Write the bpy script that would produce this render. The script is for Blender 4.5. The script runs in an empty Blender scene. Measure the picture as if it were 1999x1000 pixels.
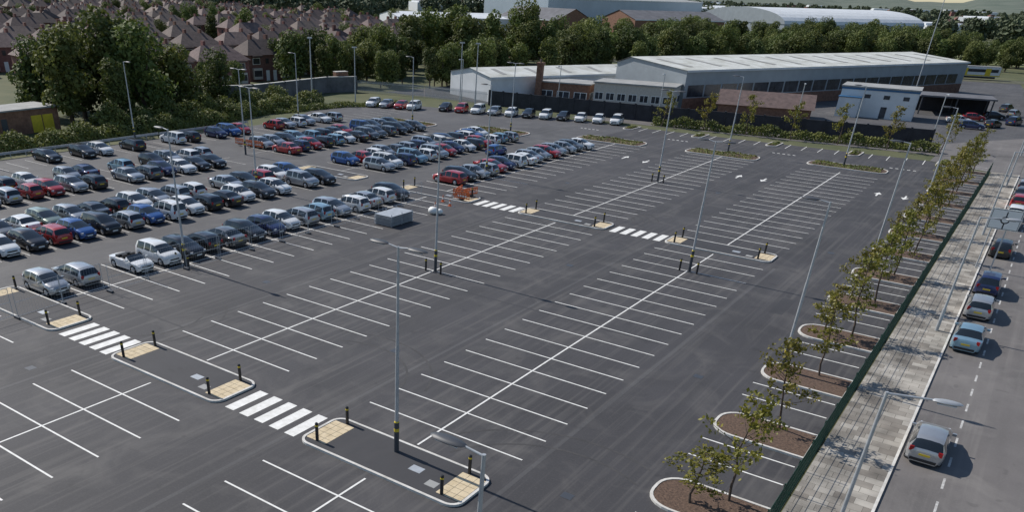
import bpy, math, random
import numpy as np
from mathutils import Vector, Matrix
R=random.Random(7)
sc=bpy.context.scene
COL=bpy.context.collection
# ---------------------------------------------------------------- materials
MATS={}
def mat(name,col,rough=.8,var=0.,vscale=3.,metal=0.,col2=None,bump=0.,bscale=40.,coat=0.,coords='Object',stretch=(1,1,1),objrand=0.,translu=0.,detail=4.):
    m=bpy.data.materials.new(name); m.use_nodes=True; nt=m.node_tree; b=nt.nodes['Principled BSDF']
    b.inputs['Roughness'].default_value=rough; b.inputs['Metallic'].default_value=metal
    b.inputs['Coat Weight'].default_value=coat; b.inputs['Coat Roughness'].default_value=.05
    c=(col[0],col[1],col[2],1); out=None
    b.inputs['Base Color'].default_value=c
    tc=nt.nodes.new('ShaderNodeTexCoord'); mp=nt.nodes.new('ShaderNodeMapping'); mp.inputs['Scale'].default_value=stretch
    nt.links.new(tc.outputs[coords],mp.inputs[0])
    if var>0 or col2:
        n=nt.nodes.new('ShaderNodeTexNoise'); n.inputs['Scale'].default_value=vscale; n.inputs['Detail'].default_value=detail; n.inputs['Roughness'].default_value=.65
        nt.links.new(mp.outputs[0],n.inputs['Vector'])
        r=nt.nodes.new('ShaderNodeValToRGB'); r.color_ramp.elements[0].position=.35; r.color_ramp.elements[1].position=.65
        if col2: a,bb=c,(col2[0],col2[1],col2[2],1)
        else: a=tuple(x*(1-var) for x in c[:3])+(1,); bb=tuple(min(1,x*(1+var)) for x in c[:3])+(1,)
        r.color_ramp.elements[0].color=a; r.color_ramp.elements[1].color=bb
        nt.links.new(n.outputs[0],r.inputs[0]); out=r.outputs[0]
    if objrand>0:
        oi=nt.nodes.new('ShaderNodeObjectInfo'); mr=nt.nodes.new('ShaderNodeMapRange'); mr.inputs['To Min'].default_value=1-objrand; mr.inputs['To Max'].default_value=1+objrand
        nt.links.new(oi.outputs['Random'],mr.inputs['Value'])
        hs=nt.nodes.new('ShaderNodeHueSaturation'); mr2=nt.nodes.new('ShaderNodeMapRange'); mr2.inputs['To Min'].default_value=.478; mr2.inputs['To Max'].default_value=.515
        ml=nt.nodes.new('ShaderNodeMath'); ml.operation='FRACT'; mm=nt.nodes.new('ShaderNodeMath'); mm.operation='MULTIPLY'; mm.inputs[1].default_value=7.3
        nt.links.new(oi.outputs['Random'],mm.inputs[0]); nt.links.new(mm.outputs[0],ml.inputs[0]); nt.links.new(ml.outputs[0],mr2.inputs['Value'])
        nt.links.new(mr2.outputs[0],hs.inputs['Hue']); nt.links.new(mr.outputs[0],hs.inputs['Value'])
        if out: nt.links.new(out,hs.inputs['Color'])
        else: hs.inputs['Color'].default_value=c
        out=hs.outputs[0]
    if out: nt.links.new(out,b.inputs['Base Color'])
    if bump>0:
        n2=nt.nodes.new('ShaderNodeTexNoise'); n2.inputs['Scale'].default_value=bscale; n2.inputs['Detail'].default_value=3
        nt.links.new(mp.outputs[0],n2.inputs['Vector'])
        bp=nt.nodes.new('ShaderNodeBump'); bp.inputs['Strength'].default_value=bump; bp.inputs['Distance'].default_value=.02
        nt.links.new(n2.outputs[0],bp.inputs['Height']); nt.links.new(bp.outputs[0],b.inputs['Normal'])
    if translu>0:
        t=nt.nodes.new('ShaderNodeBsdfTranslucent'); mx=nt.nodes.new('ShaderNodeMixShader'); mx.inputs[0].default_value=translu
        if out: nt.links.new(out,t.inputs[0])
        else: t.inputs[0].default_value=c
        o=nt.nodes['Material Output']; nt.links.new(b.outputs[0],mx.inputs[1]); nt.links.new(t.outputs[0],mx.inputs[2]); nt.links.new(mx.outputs[0],o.inputs[0])
    MATS[name]=m; return m

def asphalt(name,base,dust,streak=.5):
    m=bpy.data.materials.new(name); m.use_nodes=True; nt=m.node_tree; b=nt.nodes['Principled BSDF']; b.inputs['Roughness'].default_value=.78
    N=nt.nodes.new; Lk=nt.links.new
    tc=N('ShaderNodeTexCoord')
    def noise(scale,st=(1,1,1),det=5,lo=.4,hi=.7,rough=.6,dist=0):
        mp=N('ShaderNodeMapping'); mp.inputs['Scale'].default_value=st; Lk(tc.outputs['Object'],mp.inputs[0])
        n=N('ShaderNodeTexNoise'); n.inputs['Scale'].default_value=scale; n.inputs['Detail'].default_value=det; n.inputs['Roughness'].default_value=rough; n.inputs['Distortion'].default_value=dist
        Lk(mp.outputs[0],n.inputs['Vector'])
        r=N('ShaderNodeMapRange'); r.inputs['From Min'].default_value=lo; r.inputs['From Max'].default_value=hi; Lk(n.outputs[0],r.inputs['Value']); return r.outputs[0]
    def mix(fac,a,c2,f=1.0):
        mx=N('ShaderNodeMix'); mx.data_type='RGBA'
        ml=N('ShaderNodeMath'); ml.operation='MULTIPLY'; ml.inputs[1].default_value=f; Lk(fac,ml.inputs[0]); Lk(ml.outputs[0],mx.inputs[0])
        if isinstance(a,tuple): mx.inputs[6].default_value=a+(1,)
        else: Lk(a,mx.inputs[6])
        if isinstance(c2,tuple): mx.inputs[7].default_value=c2+(1,)
        else: Lk(c2,mx.inputs[7])
        return mx.outputs[2]
    dk=tuple(x*.58 for x in base)
    c=mix(noise(.1,det=9),base,dk,.9)
    c=mix(noise(.28,lo=.5,hi=.75,det=9,dist=.8),c,dust,.65)
    c=mix(noise(1.0,(2.6,.05,1),det=4,lo=.5,hi=.75),c,dust,streak)
    c=mix(noise(1.0,(.6,.03,1),det=5,lo=.5,hi=.8),c,dk,streak)
    c=mix(noise(9,det=6,lo=.5,hi=.8,rough=.8),c,dust,.5)
    c=mix(noise(.8,det=2,lo=.66,hi=.7),c,tuple(x*.5 for x in base),.35)
    Lk(c,b.inputs['Base Color'])
    n=N('ShaderNodeTexNoise'); n.inputs['Scale'].default_value=60; Lk(tc.outputs['Object'],n.inputs['Vector'])
    bp=N('ShaderNodeBump'); bp.inputs['Strength'].default_value=.25; bp.inputs['Distance'].default_value=.01; Lk(n.outputs[0],bp.inputs['Height']); Lk(bp.outputs[0],b.inputs['Normal'])
    MATS[name]=m; return m
asphalt('asphalt_new',(.049,.047,.051),(.112,.105,.1),.65)
asphalt('asphalt_old',(.076,.074,.077),(.13,.125,.121),.4)
asphalt('asphalt_street',(.15,.138,.132),(.22,.205,.19),.4)
asphalt('asphalt_path',(.042,.041,.045),(.055,.053,.055),.1)
mat('tyre_mark',(.034,.033,.034),.85,col2=(.066,.063,.063),vscale=.9,detail=8)
mat('paint_white',(.62,.61,.57),.7,col2=(.8,.79,.76),vscale=2.5,detail=8)
mat('paint_worn',(.30,.29,.28),.8,col2=(.62,.61,.58),vscale=3,detail=8)
mat('concrete',(.46,.44,.40),.85,col2=(.66,.64,.60),vscale=1.3,bump=.2,detail=8)
mat('tactile',(.50,.40,.25),.85,col2=(.64,.53,.36),vscale=2.5,bump=.4,bscale=12)
mat('bark_mulch',(.055,.034,.024),.95,col2=(.15,.095,.065),vscale=9,bump=1,bscale=20,detail=8)
mat('grass',(.05,.065,.022),.95,col2=(.11,.11,.05),vscale=.08,detail=8)
mat('meadow',(.10,.125,.04),.95,col2=(.17,.175,.07),vscale=.05,detail=8)
mat('hill',(.075,.10,.07),.95,col2=(.13,.145,.11),vscale=.01,detail=10)
mat('scrub',(.05,.06,.03),.95,col2=(.12,.11,.075),vscale=.6,detail=8)
mat('galv',(.42,.44,.46),.45,var=.12,vscale=2,metal=.3)
mat('darkgrey',(.05,.055,.065),.5)
mat('black',(.018,.018,.02),.5)
mat('tyre',(.02,.02,.021),.85)
mat('yellow',(.62,.47,.03),.5,var=.1)
mat('orange',(.62,.13,.03),.5,var=.1)
mat('glass',(.014,.019,.024),.06,coat=.5)
mat('hub',(.42,.43,.45),.35,metal=.7)
mat('headlamp',(.55,.57,.6),.12)
mat('taillamp',(.30,.01,.012),.2)
mat('plate_w',(.75,.75,.72),.5); mat('plate_y',(.7,.5,.04),.5)
mat('green_fence',(.010,.055,.035),.5)
mat('brick',(.15,.07,.052),.9,col2=(.22,.115,.085),vscale=1.5,objrand=.2)
mat('brick_old',(.15,.075,.05),.9,col2=(.26,.14,.09),vscale=2)
mat('render_wall',(.5,.46,.4),.9,var=.1)
mat('tile',(.078,.056,.050),.85,col2=(.145,.105,.09),vscale=1.2,objrand=.4,detail=8)
mat('clad_grey',(.30,.33,.35),.55,var=.08,vscale=.4)
mat('clad_blue',(.38,.44,.49),.6,var=.06,vscale=.1)
mat('clad_white',(.62,.64,.65),.55,var=.08,vscale=.3)
mat('roof_light',(.40,.40,.35),.7,col2=(.62,.63,.6),vscale=.25,detail=8)
mat('roof_dark',(.12,.12,.13),.8,var=.2,vscale=.3)
mat('roof_felt',(.3,.3,.29),.8,var=.15,vscale=.4)
mat('wall_dark',(.03,.031,.038),.85,var=.25,vscale=.7)
mat('wall_conc',(.11,.11,.115),.9,var=.3,vscale=.5)
mat('win_band',(.035,.04,.05),.25,var=.5,vscale=.6)
mat('blue_trim',(.03,.12,.25),.5)
mat('leaf',(.062,.088,.018),.75,col2=(.125,.15,.034),vscale=.35,objrand=.38,translu=.26,detail=3)
mat('leaf_far_haze',(.06,.08,.04),.85,col2=(.095,.115,.06),vscale=.02,detail=3)  # distance haze put into the colour: bluer than the near foliage
mat('leaf_young',(.12,.13,.016),.6,col2=(.24,.22,.03),vscale=1.6,objrand=.15,translu=.3)
mat('leaf_hedge',(.075,.10,.02),.7,col2=(.18,.19,.04),vscale=.4,translu=.25)
mat('wood',(.09,.065,.05),.9,var=.3,vscale=6)
def slabs():
    m=bpy.data.materials.new('paving'); m.use_nodes=True; nt=m.node_tree; b=nt.nodes['Principled BSDF']; b.inputs['Roughness'].default_value=.85
    tc=nt.nodes.new('ShaderNodeTexCoord'); bt=nt.nodes.new('ShaderNodeTexBrick'); bt.inputs['Scale'].default_value=1
    bt.inputs['Brick Width'].default_value=.9; bt.inputs['Row Height'].default_value=.6; bt.inputs['Mortar Size'].default_value=.012
    bt.inputs['Color1'].default_value=(.23,.205,.175,1); bt.inputs['Color2'].default_value=(.43,.4,.35,1); bt.inputs['Mortar'].default_value=(.12,.11,.09,1)
    nt.links.new(tc.outputs['Object'],bt.inputs[0])
    n=nt.nodes.new('ShaderNodeTexNoise'); n.inputs['Scale'].default_value=.6; n.inputs['Detail'].default_value=9; nt.links.new(tc.outputs['Object'],n.inputs['Vector'])
    r=nt.nodes.new('ShaderNodeMapRange'); r.inputs['From Min'].default_value=.3; r.inputs['From Max'].default_value=.7; r.inputs['To Min'].default_value=.5; r.inputs['To Max'].default_value=1.15
    nt.links.new(n.outputs[0],r.inputs[0]); mx=nt.nodes.new('ShaderNodeMix'); mx.data_type='RGBA'; mx.blend_type='MULTIPLY'; mx.inputs[0].default_value=1
    nt.links.new(bt.outputs[0],mx.inputs[6]); nt.links.new(r.outputs[0],mx.inputs[7]); nt.links.new(mx.outputs[2],b.inputs['Base Color']); MATS['paving']=m
slabs()
# ---------------------------------------------------------------- mesh builder
class MB:
    def __init__(s): s.v=[];s.f=[];s.m=[];s.sm=[];s.mats=[]
    def mi(s,n):
        if n not in s.mats: s.mats.append(n)
        return s.mats.index(n)
    def add(s,vs,fs,m,smooth=False):
        o=len(s.v); s.v+= [tuple(p) for p in vs]
        for f in fs: s.f.append(tuple(i+o for i in f)); s.m.append(s.mi(m)); s.sm.append(smooth)
    def box(s,c,sz,m,rot=0.,tilt=None):
        x,y,z=[a/2 for a in sz]; vs=[]
        M=Matrix.Rotation(rot,3,'Z')
        if tilt: M=M@Matrix.Rotation(tilt[1],3,tilt[0])
        for a,b,d in [(-x,-y,-z),(x,-y,-z),(x,y,-z),(-x,y,-z),(-x,-y,z),(x,-y,z),(x,y,z),(-x,y,z)]:
            p=M@Vector((a,b,d)); vs.append((p.x+c[0],p.y+c[1],p.z+c[2]))
        s.add(vs,[(0,3,2,1),(4,5,6,7),(0,1,5,4),(1,2,6,5),(2,3,7,6),(3,0,4,7)],m)
    def cyl(s,p0,p1,r0,r1,n,m,smooth=True,caps=True):
        p0=Vector(p0);p1=Vector(p1);d=(p1-p0).normalized(); a=d.orthogonal().normalized(); b=d.cross(a)
        vs=[];
        for p,r in ((p0,r0),(p1,r1)):
            for i in range(n):
                t=2*math.pi*i/n; q=p+a*(r*math.cos(t))+b*(r*math.sin(t)); vs.append(q)
        s.add(vs,[(i,(i+1)%n,n+(i+1)%n,n+i) for i in range(n)],m,smooth)
        if caps: s.add(vs,[tuple(range(n-1,-1,-1)),tuple(range(n,2*n))],m)
    def ell(s,c,r,m,n=10,k=6,rot=0):
        vs=[];fs=[]; cr,sr=math.cos(rot),math.sin(rot)
        for j in range(k+1):
            ph=math.pi*j/k
            for i in range(n):
                t=2*math.pi*i/n; x=r[0]*math.sin(ph)*math.cos(t); y=r[1]*math.sin(ph)*math.sin(t); z=r[2]*math.cos(ph)
                vs.append((c[0]+x*cr-y*sr,c[1]+x*sr+y*cr,c[2]+z))
        for j in range(k):
            for i in range(n): fs.append((j*n+i,(j+1)*n+i,(j+1)*n+(i+1)%n,j*n+(i+1)%n))
        s.add(vs,fs,m,True)
    def rect(s,x0,y0,x1,y1,z,m): s.add([(x0,y0,z),(x1,y0,z),(x1,y1,z),(x0,y1,z)],[(0,1,2,3)],m)
    def poly(s,pts,z,m): s.add([(p[0],p[1],z) for p in pts],[tuple(range(len(pts)))],m)
    def ringwall(s,outer,inner,z0,z1,m,zin=None):
        n=len(outer); zin=z0 if zin is None else zin
        vs=[(p[0],p[1],z0) for p in outer]+[(p[0],p[1],z1) for p in outer]+[(p[0],p[1],z1) for p in inner]+[(p[0],p[1],zin) for p in inner]
        fs=[]
        for k in range(3):
            for i in range(n): fs.append((k*n+i,k*n+(i+1)%n,(k+1)*n+(i+1)%n,(k+1)*n+i))
        s.add(vs,fs,m)
    def arc(s,cx,cy,r,a0,a1,wd,z,m,n=28):
        for i in range(n):
            p=[]
            for rr_,aa in ((r-wd/2,i),(r+wd/2,i),(r+wd/2,i+1),(r-wd/2,i+1)):
                a=math.radians(a0+(a1-a0)*aa/n); p.append((cx+rr_*math.cos(a),cy+rr_*math.sin(a),z))
            s.add(p,[(0,1,2,3)],m)
    def line(s,a,b,w,z,m):
        a=Vector(a);b=Vector(b);d=(b-a).normalized();p=Vector((-d.y,d.x))*w/2
        s.add([(a.x-p.x,a.y-p.y,z),(b.x-p.x,b.y-p.y,z),(b.x+p.x,b.y+p.y,z),(a.x+p.x,a.y+p.y,z)],[(0,1,2,3)],m)
    def mesh(s,name,sharp=None):
        me=bpy.data.meshes.new(name); me.from_pydata(s.v,[],s.f)
        for n in s.mats: me.materials.append(MATS[n])
        me.polygons.foreach_set('material_index',s.m); me.polygons.foreach_set('use_smooth',s.sm); me.update()
        if sharp: me.set_sharp_from_angle(angle=math.radians(sharp))
        return me
    def obj(s,name,loc=(0,0,0),rot=0.,sharp=None): return inst(name,s.mesh(name,sharp),loc,rot)
def inst(name,me,loc=(0,0,0),rot=0.,scale=(1,1,1)):
    o=bpy.data.objects.new(name,me); COL.objects.link(o); o.location=loc; o.rotation_euler=(0,0,rot); o.scale=scale; return o
# ---------------------------------------------------------------- camera
cam=bpy.data.objects.new("camera",bpy.data.cameras.new("camera")); COL.objects.link(cam); sc.camera=cam
f=1516.
Yd=Vector((1295,-876,f)).normalized(); Xd=-Vector((-2455,-1003,f)); Xd=(Xd-Yd*Xd.dot(Yd)).normalized(); Zd=Xd.cross(Yd)
M=Matrix(((Xd.x,-Xd.y,-Xd.z),(Yd.x,-Yd.y,-Yd.z),(Zd.x,-Zd.y,-Zd.z)))
cam.matrix_world=Matrix.Translation((0,0,20))@M.to_4x4()
cam.data.sensor_width=36; cam.data.lens=f/1999*36; cam.data.shift_x=164.5/1999; cam.data.shift_y=396/1999
cam.data.clip_end=30000; cam.data.clip_start=.3
# ---------------------------------------------------------------- light
w=bpy.data.worlds.new("World"); sc.world=w; w.use_nodes=True; nt=w.node_tree
sk=nt.nodes.new('ShaderNodeTexSky'); sk.sky_type='NISHITA'; sk.sun_disc=False; sk.sun_elevation=math.radians(42); sk.sun_rotation=math.radians(-91); sk.dust_density=.3; sk.ozone_density=2.
nt.links.new(sk.outputs[0],nt.nodes['Background'].inputs[0]); nt.nodes['Background'].inputs[1].default_value=.11
sun=bpy.data.objects.new("sun",bpy.data.lights.new("sun",'SUN')); COL.objects.link(sun); sun.data.energy=4.8; sun.data.angle=math.radians(.5); sun.data.color=(1,.95,.88)
sd=Vector((math.cos(math.radians(42)),-.01,-math.sin(math.radians(42)))); sun.rotation_euler=sd.to_track_quat('-Z','Y').to_euler()
sc.view_settings.view_transform='Standard'; sc.view_settings.look='None'
# ---------------------------------------------------------------- ground
b=MB(); b.rect(-9000,-500,6000,14000,-.03,'grass'); b.obj('ground')
b=MB(); b.poly([(-58,-10),(-3.9,-10),(-3.9,137.5),(-12,143.5),(-58,140.8)],0,'asphalt_new'); b.obj('car_park_asphalt')
b=MB(); b.poly([(-103.5,-10),(-58.002,-10),(-58.002,141),(-75,141),(-110,131),(-112,118),(-103.5,100)],.0,'asphalt_old'); b.obj('car_park_asphalt')
b=MB(); b.rect(-.42,-20,7.5,236,.0,'asphalt_street'); b.obj('street')
b=MB(); b.poly([(-72,143.5),(-45,146),(-12,150),(-.6,160),(-.6,186),(-15,160),(-40,153),(-72,147.5)],.004,'asphalt_street'); b.poly([(-12,143.7),(-3.8,140),(-.45,140),(-.45,159.9),(-12,149.9)],.006,'asphalt_street'); b.obj('back_road')
b=MB(); b.rect(-3.8,-10,-.55,139.9,.1,'paving'); b.obj('pavement')
b=MB(); b.box((-.485,65,.03),(.13,150,.14),'concrete'); b.box((7.55,110,.05),(.13,250,.14),'concrete'); b.obj('kerb')
b=MB(); b.rect(7.62,-20,12,236,.1,'paving'); b.obj('pavement')
b=MB(); b.poly([(-120,147),(-94,148),(-30,156),(-2,162),(-2,240),(-10,320),(-50,320),(-115,205)],-.01,'asphalt_old'); b.obj('depot_yard')
b=MB(); b.poly([(-45,420),(300,380),(320,800),(-40,760)],.0,'meadow'); b.obj('meadow')
b=MB(); hv=[];n=90
for i in range(n+1):
    a=math.radians(88+70*i/n); d=5200
    h=38+16*math.sin(i*.33)+9*math.sin(i*.91+1)+5*math.sin(i*2.3)+.9*i
    for (dd,hh) in ((d-1400,-1),(d,h),(d+1200,-1)): hv.append((dd*math.cos(a),dd*math.sin(a),hh))
b.add(hv,[(3*i+k,3*i+3+k,3*i+4+k,3*i+1+k) for i in range(n) for k in (0,1)],'hill',True); b.obj('distant_hills')
# ---------------------------------------------------------------- markings
b=MB(); z=.010
LW=.1
near=[29.7+2.4*k for k in range(18)]; front=[21.6-2.4*k for k in range(12)]; farl=[78.9+2.4*k for k in range(19)]
for i,sx in enumerate([-20.35,-36.6,-52.9,-69.15,-85.4]):
    pm='paint_white' if sx>-60 else 'paint_worn'
    for y in near+front+farl: 
        if sx<-60 and y>112: continue
        b.line((sx-4.95,y),(sx+4.95,y),LW,z,pm)
    for y0,y1 in ((-8,23.5),(27.6,72.2),(76.1,123.5 if sx>-60 else 112)): b.line((sx,y0),(sx,y1),.11,z+.003,pm)
for k in range(52):
    y=5+2.4*k
    b.line((-96.6,y),(-101.6,y),LW,z,'paint_worn')
for x0,x1 in ((-47.6,-41.7),(-31.5,-25.5)):
    for i in range(5):
        x=x0+.45+i*(x1-x0-.3)/5; b.rect(x,24.2,x+.68,26.8,z,'paint_white'); b.rect(x,72.9,x+.68,75.4,z,'paint_white')
for k in range(-3,12):
    y=40.3+8.8*k
    for dy in (4.2,6.3): b.line((-9.1,y+dy),(-4.4,y+dy),LW,z,'paint_white')
def arrow(x,y,s):
    b.rect(x-.1,y-1.3*s if s>0 else y,x+.1,y if s>0 else y+1.3,z,'paint_white')
    b.add([(x-.45,y,z),(x+.45,y,z),(x,y+1.2*s,z)],[(0,1,2)] if s>0 else [(0,2,1)],'paint_white')
for x,y,s in ((-46.8,112,1),(-43.3,111,-1),(-30,110.2,1),(-26.8,110.2,-1),(-13.6,112,1),(-10.6,112,-1)): arrow(x,y,s)
for ax in (-28.5,-45.2,-12.2,-61):
    for i in range(5): b.rect(ax-.5-i*.75,132.6,ax-.1-i*.75,132.9,z,'paint_white')
for i in range(20):
    x=-58+i*2.4; y=136.8+.055*(x+58)
    if i%5 in(0,): continue
    b.line((x,y),(x-.2,y+4.4),LW,z,'paint_white')
b.obj('parking_bay_markings')
b=MB()
for k in range(48): b.rect(1.75,8+k*2.6+1.1,1.86,8+k*2.6+2.3,.006,'paint_worn')
b.obj('road_markings')
b=MB()
for x in (-26.2,-14.7,-42.3): b.rect(x-.12,-8,x+.12,71.5,.003,'asphalt_old')
b.rect(-40,48.6,-16,48.75,.0035,'asphalt_path')
b.rect(-58,30,-42,30.2,.0035,'asphalt_path'); b.rect(-46,55,-45.2,58,.003,'asphalt_path'); b.rect(-12,60,-11,64,.003,'asphalt_path')
b.obj('trench_repair')
b=MB()
RM=random.Random(3)
for (cx,cy,r,a0,a1) in ((-34,77.5,3.4,0,330),(-34.4,77,4.9,20,300),(-28.5,80,3,90,260),(-46,30,4,-60,60),(-30,31,5,10,120),(-44.5,68,4,-90,70),(-29,118,5,0,220),(-45,114,5,40,250),(-12,116,4,0,200),(-13,26,6,60,160),(-12,72,5,-80,60)):
    for k in range(2):
        b.arc(cx,cy,r,a0,a1,.14,.0045+.0001*RM.random(),'tyre_mark'); r+=1.5; a0+=6
b.obj('tyre_marks')
b=MB()
for x,y in ((-29,36),(-29,60),(-45,40),(-12.3,45),(-12.3,80),(-29,98),(-45,90),(-12.4,28),(-43.9,20)): b.rect(x,y,x+.55,y+.5,.007,'darkgrey')
b.obj('drain_covers')
# ---------------------------------------------------------------- kerbed islands
def rr(x0,y0,x1,y1,r,n=6):
    pts=[]; 
    for (cx,cy,a0,rad) in ((x0+r[0],y0+r[0],180,r[0]),(x1-r[1],y0+r[1],270,r[1]),(x1-r[2],y1-r[2],0,r[2]),(x0+r[3],y1-r[3],90,r[3])):
        for i in range(n+1):
            a=math.radians(a0+90*i/n); pts.append((cx+rad*math.cos(a),cy+rad*math.sin(a)))
    return pts
def island(name,x0,y0,x1,y1,r,fill,zf=.09,kw=.14,kh=.12):
    b=MB(); o=rr(x0,y0,x1,y1,r); i=rr(x0+kw,y0+kw,x1-kw,y1-kw,[max(.02,a-kw) for a in r])
    b.ringwall(o,i,0,kh,'concrete'); b.poly(i,zf,fill); return b
def walkway(x0,x1,y0,y1):
    b=island('w',x0,y0,x1,y1,[.7]*4,'asphalt_path')
    for xa in (x0+.16,x1-1.5):
        for ii in range(3):
            for jj in range(5): 
                w1=1.34/3; h1=(y1-y0-1.05)/5; b.rect(xa+ii*w1,y0+.55+jj*h1,xa+(ii+1)*w1-.02,y0+.55+(jj+1)*h1-.02,.094,'tactile')
    b.rect((x0+x1)/2+1.2,(y0+y1)/2-.3,(x0+x1)/2+1.9,(y0+y1)/2+.2,.0945,'galv'); b.rect((x0+x1)/2+2.6,(y0+y1)/2-.9,(x0+x1)/2+3.2,(y0+y1)/2-.4,.0945,'roof_felt')
    b.obj('kerbed_walkway_island')
for x0,x1 in ((-57.9,-47.7),(-41.6,-31.6),(-25.4,-15.5)):
    walkway(x0,x1,24,27.3); walkway(x0,x1,72.7,75.8)
walkway(-74.1,-64.1,72.7,75.8)
bm=MB(); bm.cyl((0,0,0),(0,0,.98),.085,.085,12,'black'); bm.cyl((0,0,.98),(0,0,1.03),.085,.05,12,'black'); bm.cyl((0,0,.82),(0,0,.9),.089,.089,12,'yellow'); bol=bm.mesh('bollard')
for x0,x1 in ((-57.9,-47.7),(-41.6,-31.6),(-25.4,-15.5)):
    for yy in (24.6,26.9,73.3,75.4):
        for xx in (x0+.9,x1-1.2): inst('bollard',bol,(xx,yy,.09))
for cx,cy in ((-36.4,51.2),(-20.2,65.7),(-52.6,38.8),(-36.6,99.1)):
    for s in (-.75,.75): inst('bollard',bol,(cx+s,cy-.3,0))
def leafmesh(name,P,Nn,size,matn,extra=None,rs=None):
    rs=rs or np.random.RandomState(1); n=len(P)
    rnd=rs.normal(size=(n,3)); nn=Nn*1.1+rnd*.75+np.array([0,0,.35]); nn/=np.linalg.norm(nn,axis=1)[:,None]
    a=np.cross(nn,rs.normal(size=(n,3))); a/=np.linalg.norm(a,axis=1)[:,None]; c=np.cross(nn,a)
    s=size*(.6+.8*rs.rand(n))[:,None]; 
    V=np.stack([P-a*s*.6,P-c*s*.38,P+a*s*.6,P+c*s*.38],1).reshape(-1,3)
    me=bpy.data.meshes.new(name)
    ev,ef=([],[]) if extra is None else (extra.v,extra.f)
    nv=len(V)+len(ev); me.vertices.add(nv)
    allv=np.concatenate([V,np.array(ev).reshape(-1,3)]) if ev else V
    me.vertices.foreach_set('co',allv.astype(np.float32).ravel())
    loops=list(range(4*n)); starts=list(range(0,4*n,4)); tot=[4]*n
    for ff in ef:
        starts.append(len(loops)); tot.append(len(ff)); loops+= [i+4*n for i in ff]
    me.loops.add(len(loops)); me.loops.foreach_set('vertex_index',loops)
    me.polygons.add(len(starts)); me.polygons.foreach_set('loop_start',starts); me.polygons.foreach_set('loop_total',tot)
    me.materials.append(MATS[matn]); me.materials.append(MATS['wood'])
    me.polygons.foreach_set('material_index',[0]*n+[1]*len(ef)); me.update(calc_edges=True); return me
def tree_mesh(name,seed,H,Rr,N,size,matn='leaf',nl=16,low=.08):
    rs=np.random.RandomState(seed); tb=MB()
    tb.cyl((0,0,-.1),(0,0,H*.35),.05*Rr+.12,.04*Rr+.06,7,'wood'); 
    L=[]
    for i in range(nl):
        a=rs.rand()*6.28; q=rs.rand()**.6; zz=low+ (1-low)*(.12+.74*(i+rs.rand())/nl); prof=math.sin(math.pi*min(1,max(.0,(zz+.12)/(1.22))))**.6
        c=np.array([math.cos(a)*Rr*.62*q*prof,math.sin(a)*Rr*.62*q*prof,H*zz]); r=Rr*(.28+.24*rs.rand()); 
        if c[2]+r*.9>H: c[2]=H-r*.9
        L.append((c,r)); 
        if i%2==0: tb.cyl((0,0,H*(.12+.2*rs.rand())),tuple(c),.035*Rr+.03,.02,5,'wood',caps=False)
    P=[];Nn=[]
    for c,r in L:
        k=int(N/nl); d=rs.normal(size=(k,3)); d/=np.linalg.norm(d,axis=1)[:,None]; rad=r*(.66+.42*rs.rand(k)**.7)[:,None]
        P.append(c+d*rad*np.array([1,1,.85])); Nn.append(d)
    return leafmesh(name,np.concatenate(P),np.concatenate(Nn),size,matn,tb,rs)
TREES=[tree_mesh('tree_mesh',i,12+1.2*(i%3),4.6+.5*(i%2),3600,.54,nl=20+3*(i%3)) for i in range(7)]
SLIM=[tree_mesh('tree_slim',20+i,12,2.9,2200,.47,nl=16) for i in range(2)]
FART=[tree_mesh('tree_far',40+i,11,5.5,420,1.7,'leaf_far_haze',nl=12,low=.05) for i in range(4)]
def young(seed,H=5.6,Rr=1.3,N=820):
    rs=np.random.RandomState(seed); tb=MB(); pts=[(0,0,0)]; x=y=0
    for i in range(1,7): x+=rs.normal()*.08;y+=rs.normal()*.08; pts.append((x,y,H*.92*i/6))
    for i in range(6): tb.cyl(pts[i],pts[i+1],.075-.009*i,.075-.009*(i+1),6,'wood',caps=False)
    P=[];Nn=[]
    for i in range(22):
        z=H*(.28+.64*i/21); k=min(5,int(z/(H*.92)*6)); base=Vector(pts[k]).lerp(Vector(pts[k+1]),(z/(H*.92)*6)-k); a=rs.rand()*6.28
        ln=Rr*(.35+.85*rs.rand())*(1.15-.75*(i/21.)**2); e=base+Vector((math.cos(a)*ln,math.sin(a)*ln,ln*(.3+.45*rs.rand())))
        tb.cyl(base,e,.022,.007,4,'wood',caps=False)
        n=int(N/22*(.5+rs.rand())); t=.4+.65*rs.rand(n)**.7; p=np.outer(1-t,np.array(base))+np.outer(t,np.array(e))+rs.normal(size=(n,3))*.14
        P.append(p); d=rs.normal(size=(n,3)); d/=np.linalg.norm(d,axis=1)[:,None]; Nn.append(d)
    return leafmesh('young_tree',np.concatenate(P),np.concatenate(Nn),.17,'leaf_young',tb,rs)
YT=[young(i,5.3+.35*(i%3)) for i in range(7)]
def hedge(name,path,wd,ht,dens,size,matn,seed=3):
    rs=np.random.RandomState(seed); P=[];Nn=[]
    for (a,c) in zip(path[:-1],path[1:]):
        a=np.array(a,float);c=np.array(c,float);l=np.linalg.norm(c-a);n=int(l*dens); t=rs.rand(n); q=a+(c-a)*t[:,None]; d=(c-a)/l; pr=np.array([-d[1],d[0]])
        ang=rs.rand(n)*math.pi; hh=ht*(.7+.35*np.sin(t*l*.9+seed)*np.sin(t*l*.37)+.25*rs.rand(n)); rad=.8+.25*rs.rand(n)
        off=np.cos(ang)*wd/2*rad; P.append(np.column_stack([q+pr*off[:,None],np.sin(ang)*hh*rad])); Nn.append(np.column_stack([pr*np.cos(ang)[:,None],np.sin(ang)]))
    me=leafmesh(name,np.concatenate(P),np.concatenate(Nn),size,matn,None,rs); return inst(name,me)
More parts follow.
